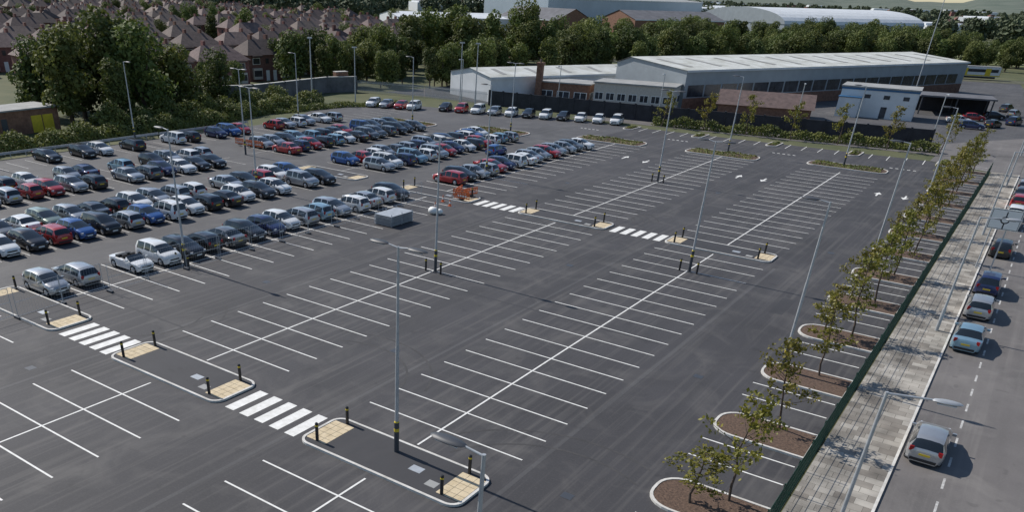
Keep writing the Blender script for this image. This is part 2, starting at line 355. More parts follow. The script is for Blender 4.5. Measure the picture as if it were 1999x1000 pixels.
def endisl(x0,x1,y0,y1,seed):
    island('e',x0,y0,x1,y1,[1.2,1.2,2,2],'bark_mulch').obj('planted_kerb_island')
    hedge('low_shrubs',[(x0+.8,(y0+y1)/2),(x1-.8,(y0+y1)/2)],(y1-y0)*.75,.45,130,.2,'leaf_hedge',seed)
endisl(-25.7,-15.2,126.4,130.6,1); endisl(-42.5,-31.8,123,127.5,2); endisl(-60,-49,121.5,126.5,4); endisl(-78,-67,114.5,121,5); endisl(-95,-83,110.5,117,6)
for i in range(5):
    x=-58+12*i; y=137.2+.055*(x+58); island('s',x-.9,y,x+.9,y+4.6,[.8,.8,.2,.2],'bark_mulch').obj('planted_kerb_island'); hedge('low_shrubs',[(x,y+.6),(x,y+4)],1.2,.4,110,.2,'leaf_hedge',20+i)
for k in range(-2,12):
    y=40.3+8.8*k
    island('t',-9.25,y-1.5,-4.15,y+1.6,[1.3,.15,.15,1.3],'bark_mulch').obj('tree_bed')
    if k>-2:
        inst('young_tree',YT[k%7],(-5.95+R.uniform(-.2,.2),y+1.05,.05),R.random()*6,(1,1,.92+.2*R.random()))
        if k>1: inst('young_tree',YT[(k*5+2)%7],(-7.6,y+.1+R.uniform(-.3,.3),.05),R.random()*6,(.9,.9,.6+.2*R.random()))
inst('young_tree',YT[3],(-7.4,31.2,.05),2.,(1,1,.55))
b=MB(); b.box((-4.1,63,.05),(.12,146,.14),'concrete'); b.obj('kerb')
b=MB()
y=20
while y<137:
    b.box((-3.92,y,.95),(.06,.06,1.9),'green_fence'); y+=2.5
for zz in (.1,.5,.95,1.4,1.82): b.box((-3.9,78.5,zz),(.014,117,.022),'green_fence')
y=20.1
while y<137: b.box((-3.9,y,.95),(.011,.011,1.75),'green_fence'); y+=.1
b.obj('green_mesh_fence')
# ---------------------------------------------------------------- lamps
def lamp_mesh(H,heads,hl=1.1,lower=True):
    b=MB()
    if lower:
        b.cyl((0,0,0),(0,0,1.25),.13,.13,12,'darkgrey'); b.cyl((0,0,1.25),(0,0,1.42),.135,.135,12,'yellow'); b.cyl((0,0,.0),(0,0,.02),.2,.2,12,'darkgrey')
        b.cyl((0,0,1.42),(0,0,1.75),.13,.13,12,'darkgrey'); b.cyl((0,0,1.75),(0,0,1.82),.132,.10,12,'yellow')
        b.cyl((0,0,1.82),(0,0,H*.55),.095,.085,12,'galv'); b.cyl((0,0,H*.55),(0,0,H),.075,.055,12,'galv')
    else: b.cyl((0,0,0),(0,0,1.4),.11,.11,12,'galv'); b.cyl((0,0,1.4),(0,0,H),.08,.055,12,'galv')
    for s in heads:
        b.cyl((0,0,H-.05),(s*.55,0,H+.02),.035,.03,8,'galv'); b.ell((s*(.5+hl/2),0,H+.03),(hl/2,.2,.075),'darkgrey',14,6); b.box((s*(.5+hl/2),0,H-.035),(hl*.6,.24,.02),'headlamp')
    return b.mesh('lamp',40)
L2h=lamp_mesh(10.4,(-1,1)); L1h=lamp_mesh(10.4,(-1,)); L1f=lamp_mesh(10.2,(1,))
for x,y,m in ((-20.7,26.3,L2h),(-8.2,49.5,L1h),(-8.25,13.9,L1h),(-36.4,51.2,L2h),(-20.2,65.7,L2h),(-52.6,38.8,L1h),(-8.2,77.4,L1h),(-36.7,99.1,L2h),(-69.2,62,L2h),(-100.6,100.5,L1h),
    (-69.2,117,L2h),(-21,128.6,L1h),(-8.2,109.6,L1h),(-54,86.2,L1h),(-37,127,L1h),(-85.4,75,L2h),(-103,48,L1f),(-104,71,L1f),(-85.4,112,L1h)): inst('street_lamp',m,(x,y,0))
sl=MB(); sl.cyl((0,0,0),(0,0,1.6),.12,.12,12,'galv'); sl.cyl((0,0,1.6),(0,0,8),.085,.06,12,'galv'); sl.cyl((0,0,7.95),(1.45,.25,8.05),.045,.04,8,'galv'); sl.ell((1.85,.32,8.05),(.5,.16,.09),'galv',14,6,.17); sl.box((1.85,.32,7.97),(.6,.22,.03),'headlamp',.17); slm=sl.mesh('street_lamp',40)
for y in (30.1,64,98,130,160): inst('street_lamp',slm,(-1.37,y,.1))
for x,y in ((9,80),(9,120),(9.5,160),(-14,158),(-35,156),(-58,151),(-78,149),(-98,145)): inst('street_lamp',slm,(x,y,.0),math.pi if x>0 else -1.5)
tp=MB(); tp.cyl((0,0,0),(0,0,14),.14,.07,10,'galv'); tp.box((0,0,14),(.9,.3,.25),'galv'); tpm=tp.mesh('mast',40)
for x,y,s in ((-118,122,.8),(-119,123,.8),(-95,140,.8),(-92,141,.8),(-112,128,.7),(-27,230,1.7)): inst('lamp_mast',tpm,(x,y,0),R.random(),(1,1,s))
# ---------------------------------------------------------------- cars
PAL={'silver':(.42,.43,.44,.6),'white':(.72,.72,.71,0),'black':(.012,.012,.014,.2),'grey':(.14,.145,.15,.5),'red':(.36,.018,.02,.1),'navy':(.018,.03,.10,.3),'blue':(.03,.10,.30,.3),'lblue':(.22,.36,.45,.4),'dred':(.14,.012,.02,.2),'sgreen':(.22,.27,.22,.5),'dgrey':(.045,.048,.055,.4)}
for k,v in PAL.items():
    m=mat('car_'+k,v[:3],.32,metal=v[3],coat=.8,var=.04,vscale=2)
def car_mesh(name,L,W,H,kind):
    hw=W/2; h=L/2; b=MB(); wb=.315*L; wr=.315 if kind!='suv' else .35
    if kind=='hatch':   top=[(-h,.72),(-h+.05,.93),(-h+.36,H-.14),(-h+.7,H-.05),(-.45,H),(.05,H-.03),(.3,H-.1),(1.02*h*.55+.1,.98),(h-.3,.84),(h-.06,.7),(h,.55)]; rg=(-h+.05,-h+.36); ws=(.3,1.02*h*.55+.1)
    elif kind=='mpv' or kind=='suv': top=[(-h,.75),(-h+.05,.98),(-h+.25,H-.12),(-h+.55,H-.03),(-.35,H),(.2,H-.03),(.5,H-.12),(h*.64,1.04),(h-.28,.92),(h-.06,.75),(h,.6)]; rg=(-h+.05,-h+.25); ws=(.5,h*.64)
    elif kind=='saloon':top=[(-h,.72),(-h+.05,.92),(-h+.62,.98),(-h+1.2,H-.09),(-.3,H),(.2,H-.03),(.45,H-.1),(h*.56,.96),(h-.3,.82),(h-.06,.68),(h,.55)]; rg=(-h+.62,-h+1.2); ws=(.45,h*.56)
    else:               top=[(-h,.66),(-h+.05,.84),(-h+.9,.9),(-h+.95,.86),(.25,.86),(.3,.9),(.35,1.18),(h*.5,.88),(h-.3,.78),(h-.06,.62),(h,.5)]; rg=None; ws=(.35,h*.5)
    bel=[(-h,.68),(-h+.08,.9),(0,.88),(ws[1],.86),(h-.3,.74),(h-.05,.62),(h,.5)]
    if kind in('mpv','suv'): bel=[(x,z+.08) for x,z in bel]
    hwc=[(-h,hw*.78),(-h+.12,hw*.93),(-h+.5,hw),(h-.6,hw),(h-.18,hw*.9),(h,hw*.68)]
    xs=set([p[0] for p in top]+[p[0] for p in hwc])
    for c in (-wb,wb):
        for d in (-.38,-.36,-.24,0,.24,.36,.38): xs.add(c+d)
    pill=[-h+.75,-.62*h*.55-.05,-.62*h*.55+.05,.05,.13]
    for p in pill: xs.add(p)
    xs=sorted(xs); xs=[x for i,x in enumerate(xs) if i==0 or x-xs[i-1]>.012]
    def I(c,x): return float(np.interp(x,[p[0] for p in c],[p[1] for p in c]))
    def zb(x):
        for c in (-wb,wb):
            d=abs(x-c)
            if d<.37: return .3+math.sqrt(max(0,.37**2-d*d))*.98+.02
        e=min(1,(h-abs(x))/.2); return .22+(1-e)*.1
    rings=[]
    for x in xs:
        w_=I(hwc,x); t=I(top,x); be=min(I(bel,x),t-.035); z0=zb(x); cab=max(0,min(1,(t-be-.04)/.35))
        wt=w_*(.93-.22*cab); zm=max(z0+.06,(z0+be)/2*.95)
        half=[(0,.2),(w_*.86,.2),(w_*.97,z0),(w_,min(zm,be-.05)),(w_*.965,be),(wt,t-.035-.02*cab),(wt*.7,t-.005),(0,t+.012)]
        rings.append([(x,y,zz) for y,zz in half]+[(x,-y,zz) for y,zz in half[-2:0:-1]])
    n=14; o=[p for r in rings for p in r]
    def inn(a,bb,rg_): return rg_ and a>=rg_[0]-.02 and bb<=rg_[1]+.02
    for j in range(len(xs)-1):
        a,bb=xs[j],xs[j+1]; mid=(a+bb)/2
        for i in range(n):
            k=i if i<7 else 13-i
            m='PAINT'
            if k in (0,1): m='black'
            if kind!='conv':
                if k==4 and (-h+.42<mid<ws[0]+.35) and not any(abs(mid-pc)<.06 for pc in (pill[1]+.05,.09)) and (kind!='saloon' or mid>rg[0]+.35): m='glass'
                if kind!='saloon' and k==4 and mid<-h+.42: m='PAINT'
                if k in (5,6) and (inn(a,bb,rg) or inn(a,bb,ws)): m='glass'
            else:
                if k in(5,6) and inn(a,bb,ws): m='glass'
                if k in(6,) and -h+.95<=mid<=.28: m='black'
            b.add([o[j*n+i],o[j*n+(i+1)%n],o[(j+1)*n+(i+1)%n],o[(j+1)*n+i]],[(0,1,2,3)],m,True)
    b.add(rings[0],[tuple(range(n))],'PAINT'); b.add(rings[-1],[tuple(range(n-1,-1,-1))],'PAINT')
    for sx in (-wb,wb):
        for sy in (-1,1):
            b.cyl((sx,sy*(hw-.22),wr),(sx,sy*(hw-.015),wr),wr,wr,16,'tyre'); b.cyl((sx,sy*(hw-.015),wr),(sx,sy*(hw-.002),wr),wr*.66,wr*.6,10,'hub')
            b.cyl((sx,sy*(hw-.5),wr+.02),(sx,sy*(hw-.08),wr+.02),.36,.36,12,'black')
    tz=.84 if kind!='conv' else .68
    for s in (-1,1):
        b.box((h-.17,s*hw*.66,.66 if kind!='conv' else .6),(.2,.34,.12),'headlamp',-s*.45); b.box((-h+.06,s*hw*.74,tz),(.1,.2,.24 if kind!='conv' else .14),'taillamp',s*.2)
        b.box((ws[0]+.42,s*(hw+.07),.96),(.13,.2,.13),'PAINT')
    b.box((h-.02,0,.56),(.06,.85,.1),'black'); b.box((h-.03,0,.33),(.08,1.1,.13),'black'); b.box((h+.005,0,.42),(.03,.52,.11),'plate_w')
    b.box((-h-.0,0,.62),(.03,.52,.11),'plate_y'); b.box((-h+.02,0,.33),(.1,1.2,.14),'black')
    if kind=='conv':
        for s in (-.35,.35): b.box((-.25,s,.98),(.16,.42,.36),'black'); 
        b.box((-h+1.0,0,.95),(.35,1.2,.16),'black')
    if kind=='suv':
        for s in (-1,1): b.box((-.3,s*hw*.66,H+.02),(1.7,.04,.04),'black')
    if 'PAINT' in b.mats: MATS['PAINT']=MATS['car_silver']
    me=b.mesh(name)
    import bmesh
    bm=bmesh.new(); bm.from_mesh(me); bmesh.ops.remove_doubles(bm,verts=bm.verts,dist=.0008); bmesh.ops.recalc_face_normals(bm,faces=bm.faces); bm.to_mesh(me); bm.free()
    me.set_sharp_from_angle(angle=math.radians(38)); me['ps']=b.mats.index('PAINT'); return me
CM={'hatch':car_mesh('hatch',4.0,1.74,1.46,'hatch'),'mini':car_mesh('mini',3.65,1.66,1.45,'hatch'),'saloon':car_mesh('saloon',4.55,1.8,1.42,'saloon'),'mpv':car_mesh('mpv',4.2,1.76,1.6,'mpv'),'suv':car_mesh('suv',4.35,1.82,1.66,'suv'),'conv':car_mesh('conv',4.0,1.68,1.2,'conv'),'fam':car_mesh('fam',4.3,1.78,1.47,'hatch')}
def car(x,y,rot,kind=None,colr=None,name='parked_car'):
    kind=kind or R.choice(['hatch','hatch','hatch','mini','mini','fam','fam','saloon','saloon','mpv','suv','hatch'])
    colr=colr or R.choice(['silver','silver','white','white','black','black','grey','red','navy','dgrey','blue','grey','silver','silver','red','lblue','black'])
    me=CM[kind]; o=inst(name,me,(x,y,.012),rot); i=me['ps']; o.material_slots[i].link='OBJECT'; o.material_slots[i].material=MATS['car_'+colr]; return o
def row(x,ys,cols=None,p=1.,face=None):
    for i,y in enumerate(ys):
        c=None
        if cols: 
            c=cols[i] if i<len(cols) else None
            if c=='-': continue
        if R.random()>p: continue
        k=None
        if c and ':' in c: c,k=c.split(':')
        fa=face if face is not None else (0 if R.random()<.6 else math.pi)
        if face is not None and R.random()<.25 and k!='conv': fa+=math.pi
        car(x+R.uniform(-.3,.3),y+R.uniform(-.15,.15),fa+R.uniform(-.025,.025),k,c)
YF=[80.1+2.4*k for k in range(18)]; Y=[28.5+2.4*k for k in range(18)]
row(-55.4,Y,['silver:hatch','silver:fam','-','white:conv','white:mpv','black:fam','black:hatch','grey:saloon','black:fam','navy:hatch','white:hatch','silver:fam','lblue:hatch','silver:fam','white:hatch','silver:saloon','white:hatch','black:fam'],face=0)
row(-66.6,[28.5+2.4*k for k in range(-2,18)],['silver','white','silver','white:hatch','black:hatch','red:fam','blue:hatch','black:mpv','silver:hatch','blue:hatch','white:suv','white:hatch','black:fam','black:saloon','white:hatch','dgrey:fam','white:hatch','-','silver:mpv','black:fam'],face=0)
row(-71.6,[28.5+2.4*k for k in range(-2,18)],['red','silver','red:fam','dred:hatch','grey','white:saloon','sgreen:fam','silver','dgrey','black','white','silver','silver:mpv','white','-','silver:saloon','black','red:fam','white:fam','blue:hatch'])
row(-82.9,[28.5+2.4*k for k in range(-2,18)],['silver','black','white','silver','silver:hatch','red:mini','silver:hatch','silver:fam','red:mini','red:hatch','silver:fam','black:hatch','-','silver','grey','navy','white','black','black','-'],face=0)
row(-87.9,[28.5+2.4*k for k in range(-2,18)],p=.88)
row(-55.4,YF[:15],['red:fam','black','silver','silver','red','navy:hatch','white:mpv','white','silver','silver','red:fam','silver','silver','grey','white'],face=0)
row(-66.6,YF[:14],['silver:fam','white','navy','lblue','white','silver','red','navy','white','black','red','white'],p=1)
row(-71.6,YF[:14],p=1); row(-82.9,YF[:13],p=.96); row(-87.9,YF[:13],p=.96)
row(-99,[54.8,59.6,62.1,67,74,76.4,81.5,84,86.5],['black:saloon','black:fam','white:hatch','black:fam','white:mpv','black','navy','blue','red:mini'])
row(-99,[93,95.4,97.8,100.2,104,106.4],['red','silver','white','silver','white','silver'])
car(-61.2,100,math.pi/2,'mini','blue')
cols=['black:hatch','red:mpv','white:suv','silver:fam','white:fam','black:fam','white:mpv','black:hatch','white:hatch','white:fam','white:suv']
for i,c in enumerate(cols):
    t=i/10; c,k=c.split(':'); car(-93+31*t,132.3+9.6*t-.0,math.radians(-75)+R.uniform(-.05,.05),k,c)
for (x,y),c in zip(((-106,126.5),(-103.4,127.3),(-100.5,128.2),(-98,129)),('white','silver','red','white')): car(x,y,math.radians(-75),'mpv' if c=='white' else None,c)
for y,c,k in ((44,'silver','hatch'),(62.8,'lblue','saloon'),(70.6,'silver','fam'),(77.4,'navy','mpv'),(91.2,'black','fam'),(104.8,'silver','suv'),(109.8,'white','fam'),(116.9,'red','hatch'),(122,'dgrey','saloon'),(128,'silver','hatch')): car(.62,y,math.pi/2+R.uniform(-.02,.02),k,c)
for x,y,r in ((-12,205,.3),(-9,212,.3),(-14,198,.2),(-8,196,1.2),(-5,204,1.3),(-11,190,.1),(-6,220,1.3),(-8,230,1.3),(3.5,170,1.5),(5,225,1.6)): car(x,y,r)
# ---------------------------------------------------------------- site clutter
b=MB()
for i in range(9): b.box((-48.6+R.uniform(-.04,.04),61+R.uniform(-.04,.04),.12+i*.11),(2.1,3.5,.05),'galv'); 
for xx in (-49.6,-47.6):
    for yy in (59.4,61,62.6): b.box((xx,yy,.6),(.06,.06,1.2),'galv')
b.obj('fence_panel_stack')
def barrier(x,y,rot):
    b=MB(); 
    for zz in (.35,.75,.95): b.box((0,0,zz),(1.9,.05,.13),'orange')
    for xx in np.linspace(-.9,.9,7): b.box((xx,0,.62),(.06,.045,.75),'orange')
    b.box((0,0,.2),(.5,.4,.08),'black'); b.box((0,.027,.55),(1.2,.012,.2),'plate_w'); b.obj('barrier',(x,y,0),rot)
for p in ((-49.6,74.2,.3),(-49.2,75.6,1.3),(-50.6,75.3,1.8),(-48.8,73.2,.1),(-91,79,0),(-89.2,79,.05),(-87.4,79.2,0),(-90.2,81,1.5)): barrier(*p)
b=MB(); b.ell((0,0,.35),(.6,.5,.4),'plate_w',8,5); b.ell((.5,.4,.25),(.4,.35,.3),'plate_w',8,5); b.obj('aggregate_bag',(-47.8,66.5,0))
for x,y in ((-49,68.5),(-48.5,70.5),(-50.2,71.6)):
    b=MB(); b.box((0,0,.02),(.36,.36,.04),'orange'); b.cyl((0,0,.04),(0,0,.7),.13,.03,10,'orange'); b.cyl((0,0,.28),(0,0,.45),.1,.07,10,'plate_w'); b.obj('traffic_cone',(x,y,0))
def heras():
    b=MB(); r=.02
    for xx in (-1.7,1.7): b.cyl((xx,0,.1),(xx,0,2.05),r,r,6,'galv')
    for zz in (.15,1.1,2.05): b.cyl((-1.7,0,zz),(1.7,0,zz),r*.8,r*.8,6,'galv')
    for k in range(16): b.box((-1.6+k*.213,0,1.1),(.005,.005,1.9),'galv')
    b.box((-1.75,0,.07),(.22,.6,.13),'darkgrey'); return b.mesh('heras')
hm=heras()
y=8
while y<70:
    inst('temporary_mesh_fence',hm,(-51.9+.25*math.sin(y),y,0),math.pi/2+.05*math.sin(y*2)); y+=3.55
b=MB(); b.cyl((0,0,0),(0,0,5.2),.06,.06,8,'galv'); b.cyl((1.1,0,0),(1.1,0,5.2),.06,.06,8,'galv')
b.box((.75,-.08,4.35),(2.3,.05,1.7),'plate_w'); b.box((.75,-.107,4.35),(2.2,.006,1.6),'black'); b.box((.75,-.112,4.35),(2.12,.006,1.52),'plate_w')
n=20
o=[(.75+.34*math.cos(6.2832*i/n),-.118,4.3+.3*math.sin(6.2832*i/n)) for i in range(n)]; i_=[(.75+.24*math.cos(6.2832*i/n),-.118,4.3+.2*math.sin(6.2832*i/n)) for i in range(n)]
b.add(o+i_,[(k,(k+1)%n,n+(k+1)%n,n+k) for k in range(n)],'black')
b.box((.75,-.118,3.8),(.1,.004,.45),'black'); b.box((.2,-.118,4.32),(.45,.004,.09),'black'); b.box((1.3,-.118,4.32),(.45,.004,.09),'black'); b.box((.75,-.118,4.8),(.09,.004,.4),'black')
b.obj('traffic_sign',(-.75,84,.1))
# ---------------------------------------------------------------- walls, fences, hedges
def wall(name,path,h,th,m,z0=0,cap=None,post=None):
    b=MB()
    for a,c in zip(path[:-1],path[1:]):
        a=Vector(a);c=Vector(c);d=c-a;l=d.length;r=math.atan2(d.y,d.x);mid=(a+c)/2
        b.box((mid.x,mid.y,z0+h/2),(l-.01,th,h),m,r)
        if cap: b.box((mid.x,mid.y,z0+h+.06),(l-.01,th+.1,.11),cap,r)
        if post:
            k=int(l/post)
            for i in range(k+1): q=a+d*(i/k); b.box((q.x,q.y,z0+h/2+.08),(.3,th+.18,h+.12),m,r)
    return b.obj(name)
wall('boundary_wall',[(-92,146.2),(-74,147.9),(-59,149.8),(-30,154.8),(-14,158)],2.7,.2,'wall_dark',post=3.)
wall('bridge_parapet',[(-132,96),(-125,113),(-127,136),(-124,142)],3.0,.5,'wall_conc',cap='concrete',post=4)
wall('brick_pier',[(-127,138.5),(-126.2,141.5)],3.9,1.2,'brick_old',cap='concrete')
b=MB()
pts=[(-124,142),(-108,146),(-92.3,146)]
for a,c in zip(pts[:-1],pts[1:]):
    a=Vector(a);c=Vector(c);l=(c-a).length
    for i in range(int(l/.22)): q=a.lerp(c,i*.22/l); b.box((q.x,q.y,1.2),(.07,.03,2.4),'galv')
    r=math.atan2((c-a).y,(c-a).x); mid=(a+c)/2
    for zz in (.5,2.): b.box((mid.x,mid.y,zz),(l,.05,.06),'galv',r)
b.obj('palisade_fence')
b=MB()
for (x0,y0,x1,y1) in ((-104,20,-104,75),(-104,75,-103.5,92)):
    l=math.hypot(x1-x0,y1-y0); b.box(((x0+x1)/2,(y0+y1)/2,.62),(.06,l,.3),'galv')
    k=int(l/2)
    for i in range(k+1): b.box((x0+(x1-x0)*i/k-.08,y0+(y1-y0)*i/k,.35),(.08,.08,.7),'galv')
b.obj('guard_rail')
hedge('hedge',[(-107.5,20),(-108,45),(-108.5,70),(-110,89),(-115,112),(-117,122)],4,2.2,320,.32,'leaf_hedge',2)
hedge('hedge',[(-112,70),(-113.5,89),(-119,115)],4,3.4,320,.35,'leaf_hedge',5)
hedge('shrubs',[(-112,105),(-110,122),(-103,131)],3.2,.9,160,.3,'leaf_hedge',8)
hedge('hedge',[(-57,146.2),(-30,150.5),(-12,153)],1.8,1.6,150,.3,'leaf_hedge',9)
for i in range(7): inst('young_tree',YT[i%6],(-55+i*7.2,145.6+i*.9,0),i,(1.2,1.2,1.1))
b=MB(); b.box((0,0,1.6),(5.5,12,3.2),'brick_old'); b.box((0,0,3.3),(6,12.5,.2),'roof_felt'); b.box((2.78,2.2,1.2),(.06,1.7,2.3),'yellow'); b.box((2.78,4.1,1.2),(.06,1.7,2.3),'yellow'); b.box((2.78,-3,1.2),(.06,.9,2.2),'darkgrey'); b.obj('brick_substation',(-122,63,0),.1)
# ---------------------------------------------------------------- big buildings
D=Vector((.366,.93)); NN=Vector((-.93,.366))
def shed(name,P0,L,Wd,eave,ridge,rk,mw,mr,base=None,band=None,Dv=D,Nv=NN,lights=True):
    b=MB(); 
    def p(a,c,z): q=Vector(P0)+Dv*a+Nv*c; return (q.x,q.y,z)
    R_=Wd*rk
    b.add([p(0,0,0),p(L,0,0),p(L,0,eave),p(0,0,eave)],[(0,1,2,3)],mw); b.add([p(0,Wd,0),p(L,Wd,0),p(L,Wd,eave),p(0,Wd,eave)],[(3,2,1,0)],mw)
    for a in (0,L): b.add([p(a,0,0),p(a,Wd,0),p(a,Wd,eave),p(a,R_,ridge),p(a,0,eave)],[(0,1,2,3,4)],mw)
    e=.35
    b.add([p(-e,-e,eave+.06),p(L+e,-e,eave+.06),p(L+e,R_,ridge+.1),p(-e,R_,ridge+.1),p(L+e,Wd+e,eave+.06),p(-e,Wd+e,eave+.06)],[(0,1,2,3),(3,2,4,5)],mr)
    b.add([p(-e,-e-.02,eave-.3),p(L+e,-e-.02,eave-.3),p(L+e,-e-.02,eave+.1),p(-e,-e-.02,eave+.1)],[(0,1,2,3)],'clad_white')
    if lights:
        k=int(L/9)
        for i in range(k):
            a=4+i*9; z1=eave+.12+(ridge-eave)*.2; z2=eave+.12+(ridge-eave)*.8; b.add([p(a,R_*.2,z1+.03),p(a+1.2,R_*.2,z1+.03),p(a+1.2,R_*.8,z2+.03),p(a,R_*.8,z2+.03)],[(0,1,2,3)],'roof_felt')
    if base: b.add([p(.0,-.03,0),p(L,-.03,0),p(L,-.03,base),p(.0,-.03,base)],[(0,1,2,3)],'brick_old')
    if band:
        k=int(L/5.2)
        for i in range(k): a=1+i*5.2; b.add([p(a,-.05,band[0]),p(a+4.7,-.05,band[0]),p(a+4.7,-.05,band[1]),p(a,-.05,band[1])],[(0,1,2,3)],'win_band')
    return b.obj(name)
shed('warehouse',(-61.1,170.9),108,20,7.3,8.6,.8,'clad_grey','roof_light',2.2,(2.4,4.6))
shed('warehouse',(-94.6,150.5),50,15,4.6,5.8,.5,'clad_white','roof_light',.9)
shed('warehouse',(-259,470),143,60,17,19,.5,'clad_blue','roof_felt',Dv=Vector((.31,.95)),Nv=Vector((-.95,.31)),lights=False)
shed('warehouse',(-285,360),95,40,7,9,.5,'clad_white','clad_white',Dv=Vector((.6,.8)),Nv=Vector((-.8,.6)),lights=False)
shed('warehouse',(-190,440),60,30,9,13,.5,'brick_old','roof_dark',Dv=Vector((.5,.866)),Nv=Vector((-.866,.5)),lights=False)
shed('warehouse',(-215,400),45,26,8,13,.5,'brick_old','roof_dark',Dv=Vector((-.95,.3)),Nv=Vector((.3,.95)),lights=False)
shed('warehouse',(-300,700),120,60,12,14,.5,'clad_white','clad_white',Dv=Vector((.5,.866)),Nv=Vector((-.866,.5)),lights=False)
b=MB(); L=130; Wd=70; n=14
prev=None
for i in range(n+1):
    a=math.pi*(i/n); y=-Wd/2*math.cos(a); zz=8+8*math.sin(a)
    if prev: b.add([(0,prev[0],prev[1]),(L,prev[0],prev[1]),(L,y,zz),(0,y,zz)],[(0,1,2,3)],'clad_white')
    prev=(y,zz)
b.box((L/2,0,4),(L-.5,Wd-.5,8),'clad_grey'); 
b.add([(-.01,-Wd/2*math.cos(math.pi*i/n),8+8*math.sin(math.pi*i/n)) for i in range(n+1)],[tuple(range(n+1))],'clad_grey')
b.obj('sports_hall',(-172,555,0),math.radians(64))
def flat(name,c,sz,rot,m,roof,win=None,h0=1.):
    b=MB(); w_,d,h=sz; b.box((0,0,h/2),(w_,d,h),m); b.box((0,0,h+.12),(w_+.5,d+.5,.24),roof)
    if win:
        for fl in range(win[1]):
            z0=h0+fl*2.9
            for i in range(win[0]):
                x=-w_/2+(i+.5)*w_/win[0]; ww=w_/win[0]*.75
                for s in (-1,1): b.box((x,s*(d/2+.01),z0+.65),(ww,.06,1.4),'plate_w'); 
                for s in (-1,1): 
                    for q in (-1,1): b.box((x+q*ww*.24,s*(d/2+.04),z0+.65),(ww*.42,.03,1.2),'win_band')
            k=max(2,int(d/3))
            for i in range(k):
                y=-d/2+(i+.5)*d/k
                for s in (-1,1): b.box((s*(w_/2+.01),y,z0+.65),(.06,d/k*.7,1.4),'plate_w'); b.box((s*(w_/2+.04),y,z0+.65),(.03,d/k*.6,1.2),'win_band')
    return b.obj(name,c,rot)
flat('office_building',(-69,166,0),(16,8,4.6),.2,'render_wall','roof_felt',(7,1),1.6)
flat('brick_building',(-84,165,0),(11,8,3.8),.2,'brick_old','roof_felt',(3,1))
b=MB(); b.box((0,0,3.6),(1.2,1.2,7.2),'brick_old'); b.box((0,0,7.3),(1.5,1.5,.3),'brick_old'); b.cyl((0,0,7.45),(0,0,8.1),.25,.2,8,'tile'); b.obj('brick_chimney',(-88.3,159.5,0),.2)
b=MB(); b.box((0,0,2.7),(14,9,5.4),'clad_white'); b.box((0,0,5.5),(14.4,9.4,.25),'roof_felt'); b.box((0,0,5.15),(14.2,9.2,.35),'blue_trim')
b.box((-5,-5.5,1.8),(4,2,3.6),'clad_white'); b.box((-5,-5.5,3.68),(4.3,2.3,.15),'blue_trim')
for x in (-2,1.5,5): b.box((x,-4.52,3.9),(1.1,.08,.7),'win_band'); 
b.box((1.5,-4.52,1.1),(1.1,.08,2.1),'win_band')
b.obj('depot_building',(-29,196,0),.1)
b=MB(); b.box((0,0,3.6),(14,9,.3),'roof_dark'); 
for x in (-6.5,0,6.5):
    for y in (-4,4): b.cyl((x,y,0),(x,y,3.5),.15,.15,8,'darkgrey')
b.box((0,4.3,1.7),(14,.2,3.4),'wall_dark'); b.obj('vehicle_canopy',(-17,213,0),.2)
b=MB(); b.add([(-9,-6,2.2),(9,-6,2.2),(9,0,4.4),(-9,0,4.4),(9,6,2.2),(-9,6,2.2)],[(0,1,2,3),(3,2,4,5)],'tile'); b.box((0,0,1.1),(17,11,2.2),'brick_old'); b.add([(9,-6,2.2),(9,6,2.2),(9,0,4.4)],[(0,1,2)],'brick_old'); b.add([(-9,-6,2.2),(-9,6,2.2),(-9,0,4.4)],[(0,1,2)],'brick_old'); b.obj('brick_workshop',(-46,176,0),.25)
b=MB()
for k in range(2):
    x=k*20.5; b.box((x,0,2.3),(19.8,2.8,2.6),'clad_white'); b.box((x,0,3.72),(19.6,2.4,.3),'roof_felt'); b.box((x,0,.75),(18,2.2,.6),'black')
    for s in (-1,1):
        b.box((x,s*1.41,2.65),(18.6,.04,.85),'win_band'); b.box((x,s*1.415,1.25),(19.8,.04,.3),'yellow')
        for dx in (-6.5,0,6.5): b.box((x+dx,s*1.43,2.25),(1.5,.05,2.1),'yellow')
b.box((20.5+9.95,0,2.2),(.12,2.7,2.3),'yellow'); b.obj('train',(-46,320,0),.3)
b=MB(); b.line((-400,200),(200,396),14,.02,'scrub'); b.obj('railway_ballast')
# ---------------------------------------------------------------- houses
def house():
    b=MB(); b.box((0,0,2.6),(12,8,5.2),'brick')
    e=.45; A=[(-6-e,-4-e,5.2),(6+e,-4-e,5.2),(6+e,4+e,5.2),(-6-e,4+e,5.2),(-3.2,0,8),(3.2,0,8)]
    b.add(A,[(0,1,5,4),(1,2,5),(2,3,4,5),(3,0,4)],'tile'); b.add(A,[(3,2,1,0)],'render_wall')
    for s in (-1,1):
        b.box((s*2.2,.8,8),(.6,1.1,1.7),'brick')
        for x in (-4,4):
            b.box((x,s*4.25,1.55),(2.4,.6,2.2),'render_wall'); b.box((x,s*4.56,1.6),(2.1,.04,1.2),'win_band')
            b.box((x,s*4.03,4),(2.,.1,1.3),'plate_w'); b.box((x,s*4.09,4),(1.8,.04,1.1),'win_band')
            b.box((x,s*4.5,5.0),(2.6,.9,.3),'tile')
        for x in (-1,1): b.box((x,s*4.03,1.1),(.95,.08,2.1),'plate_w'); b.box((x,s*4.03,4),(.8,.08,1),'win_band')
        b.box((s*6.02,0,4),(.08,.9,1),'win_band')
    return b.mesh('brick_house')
HM=house()
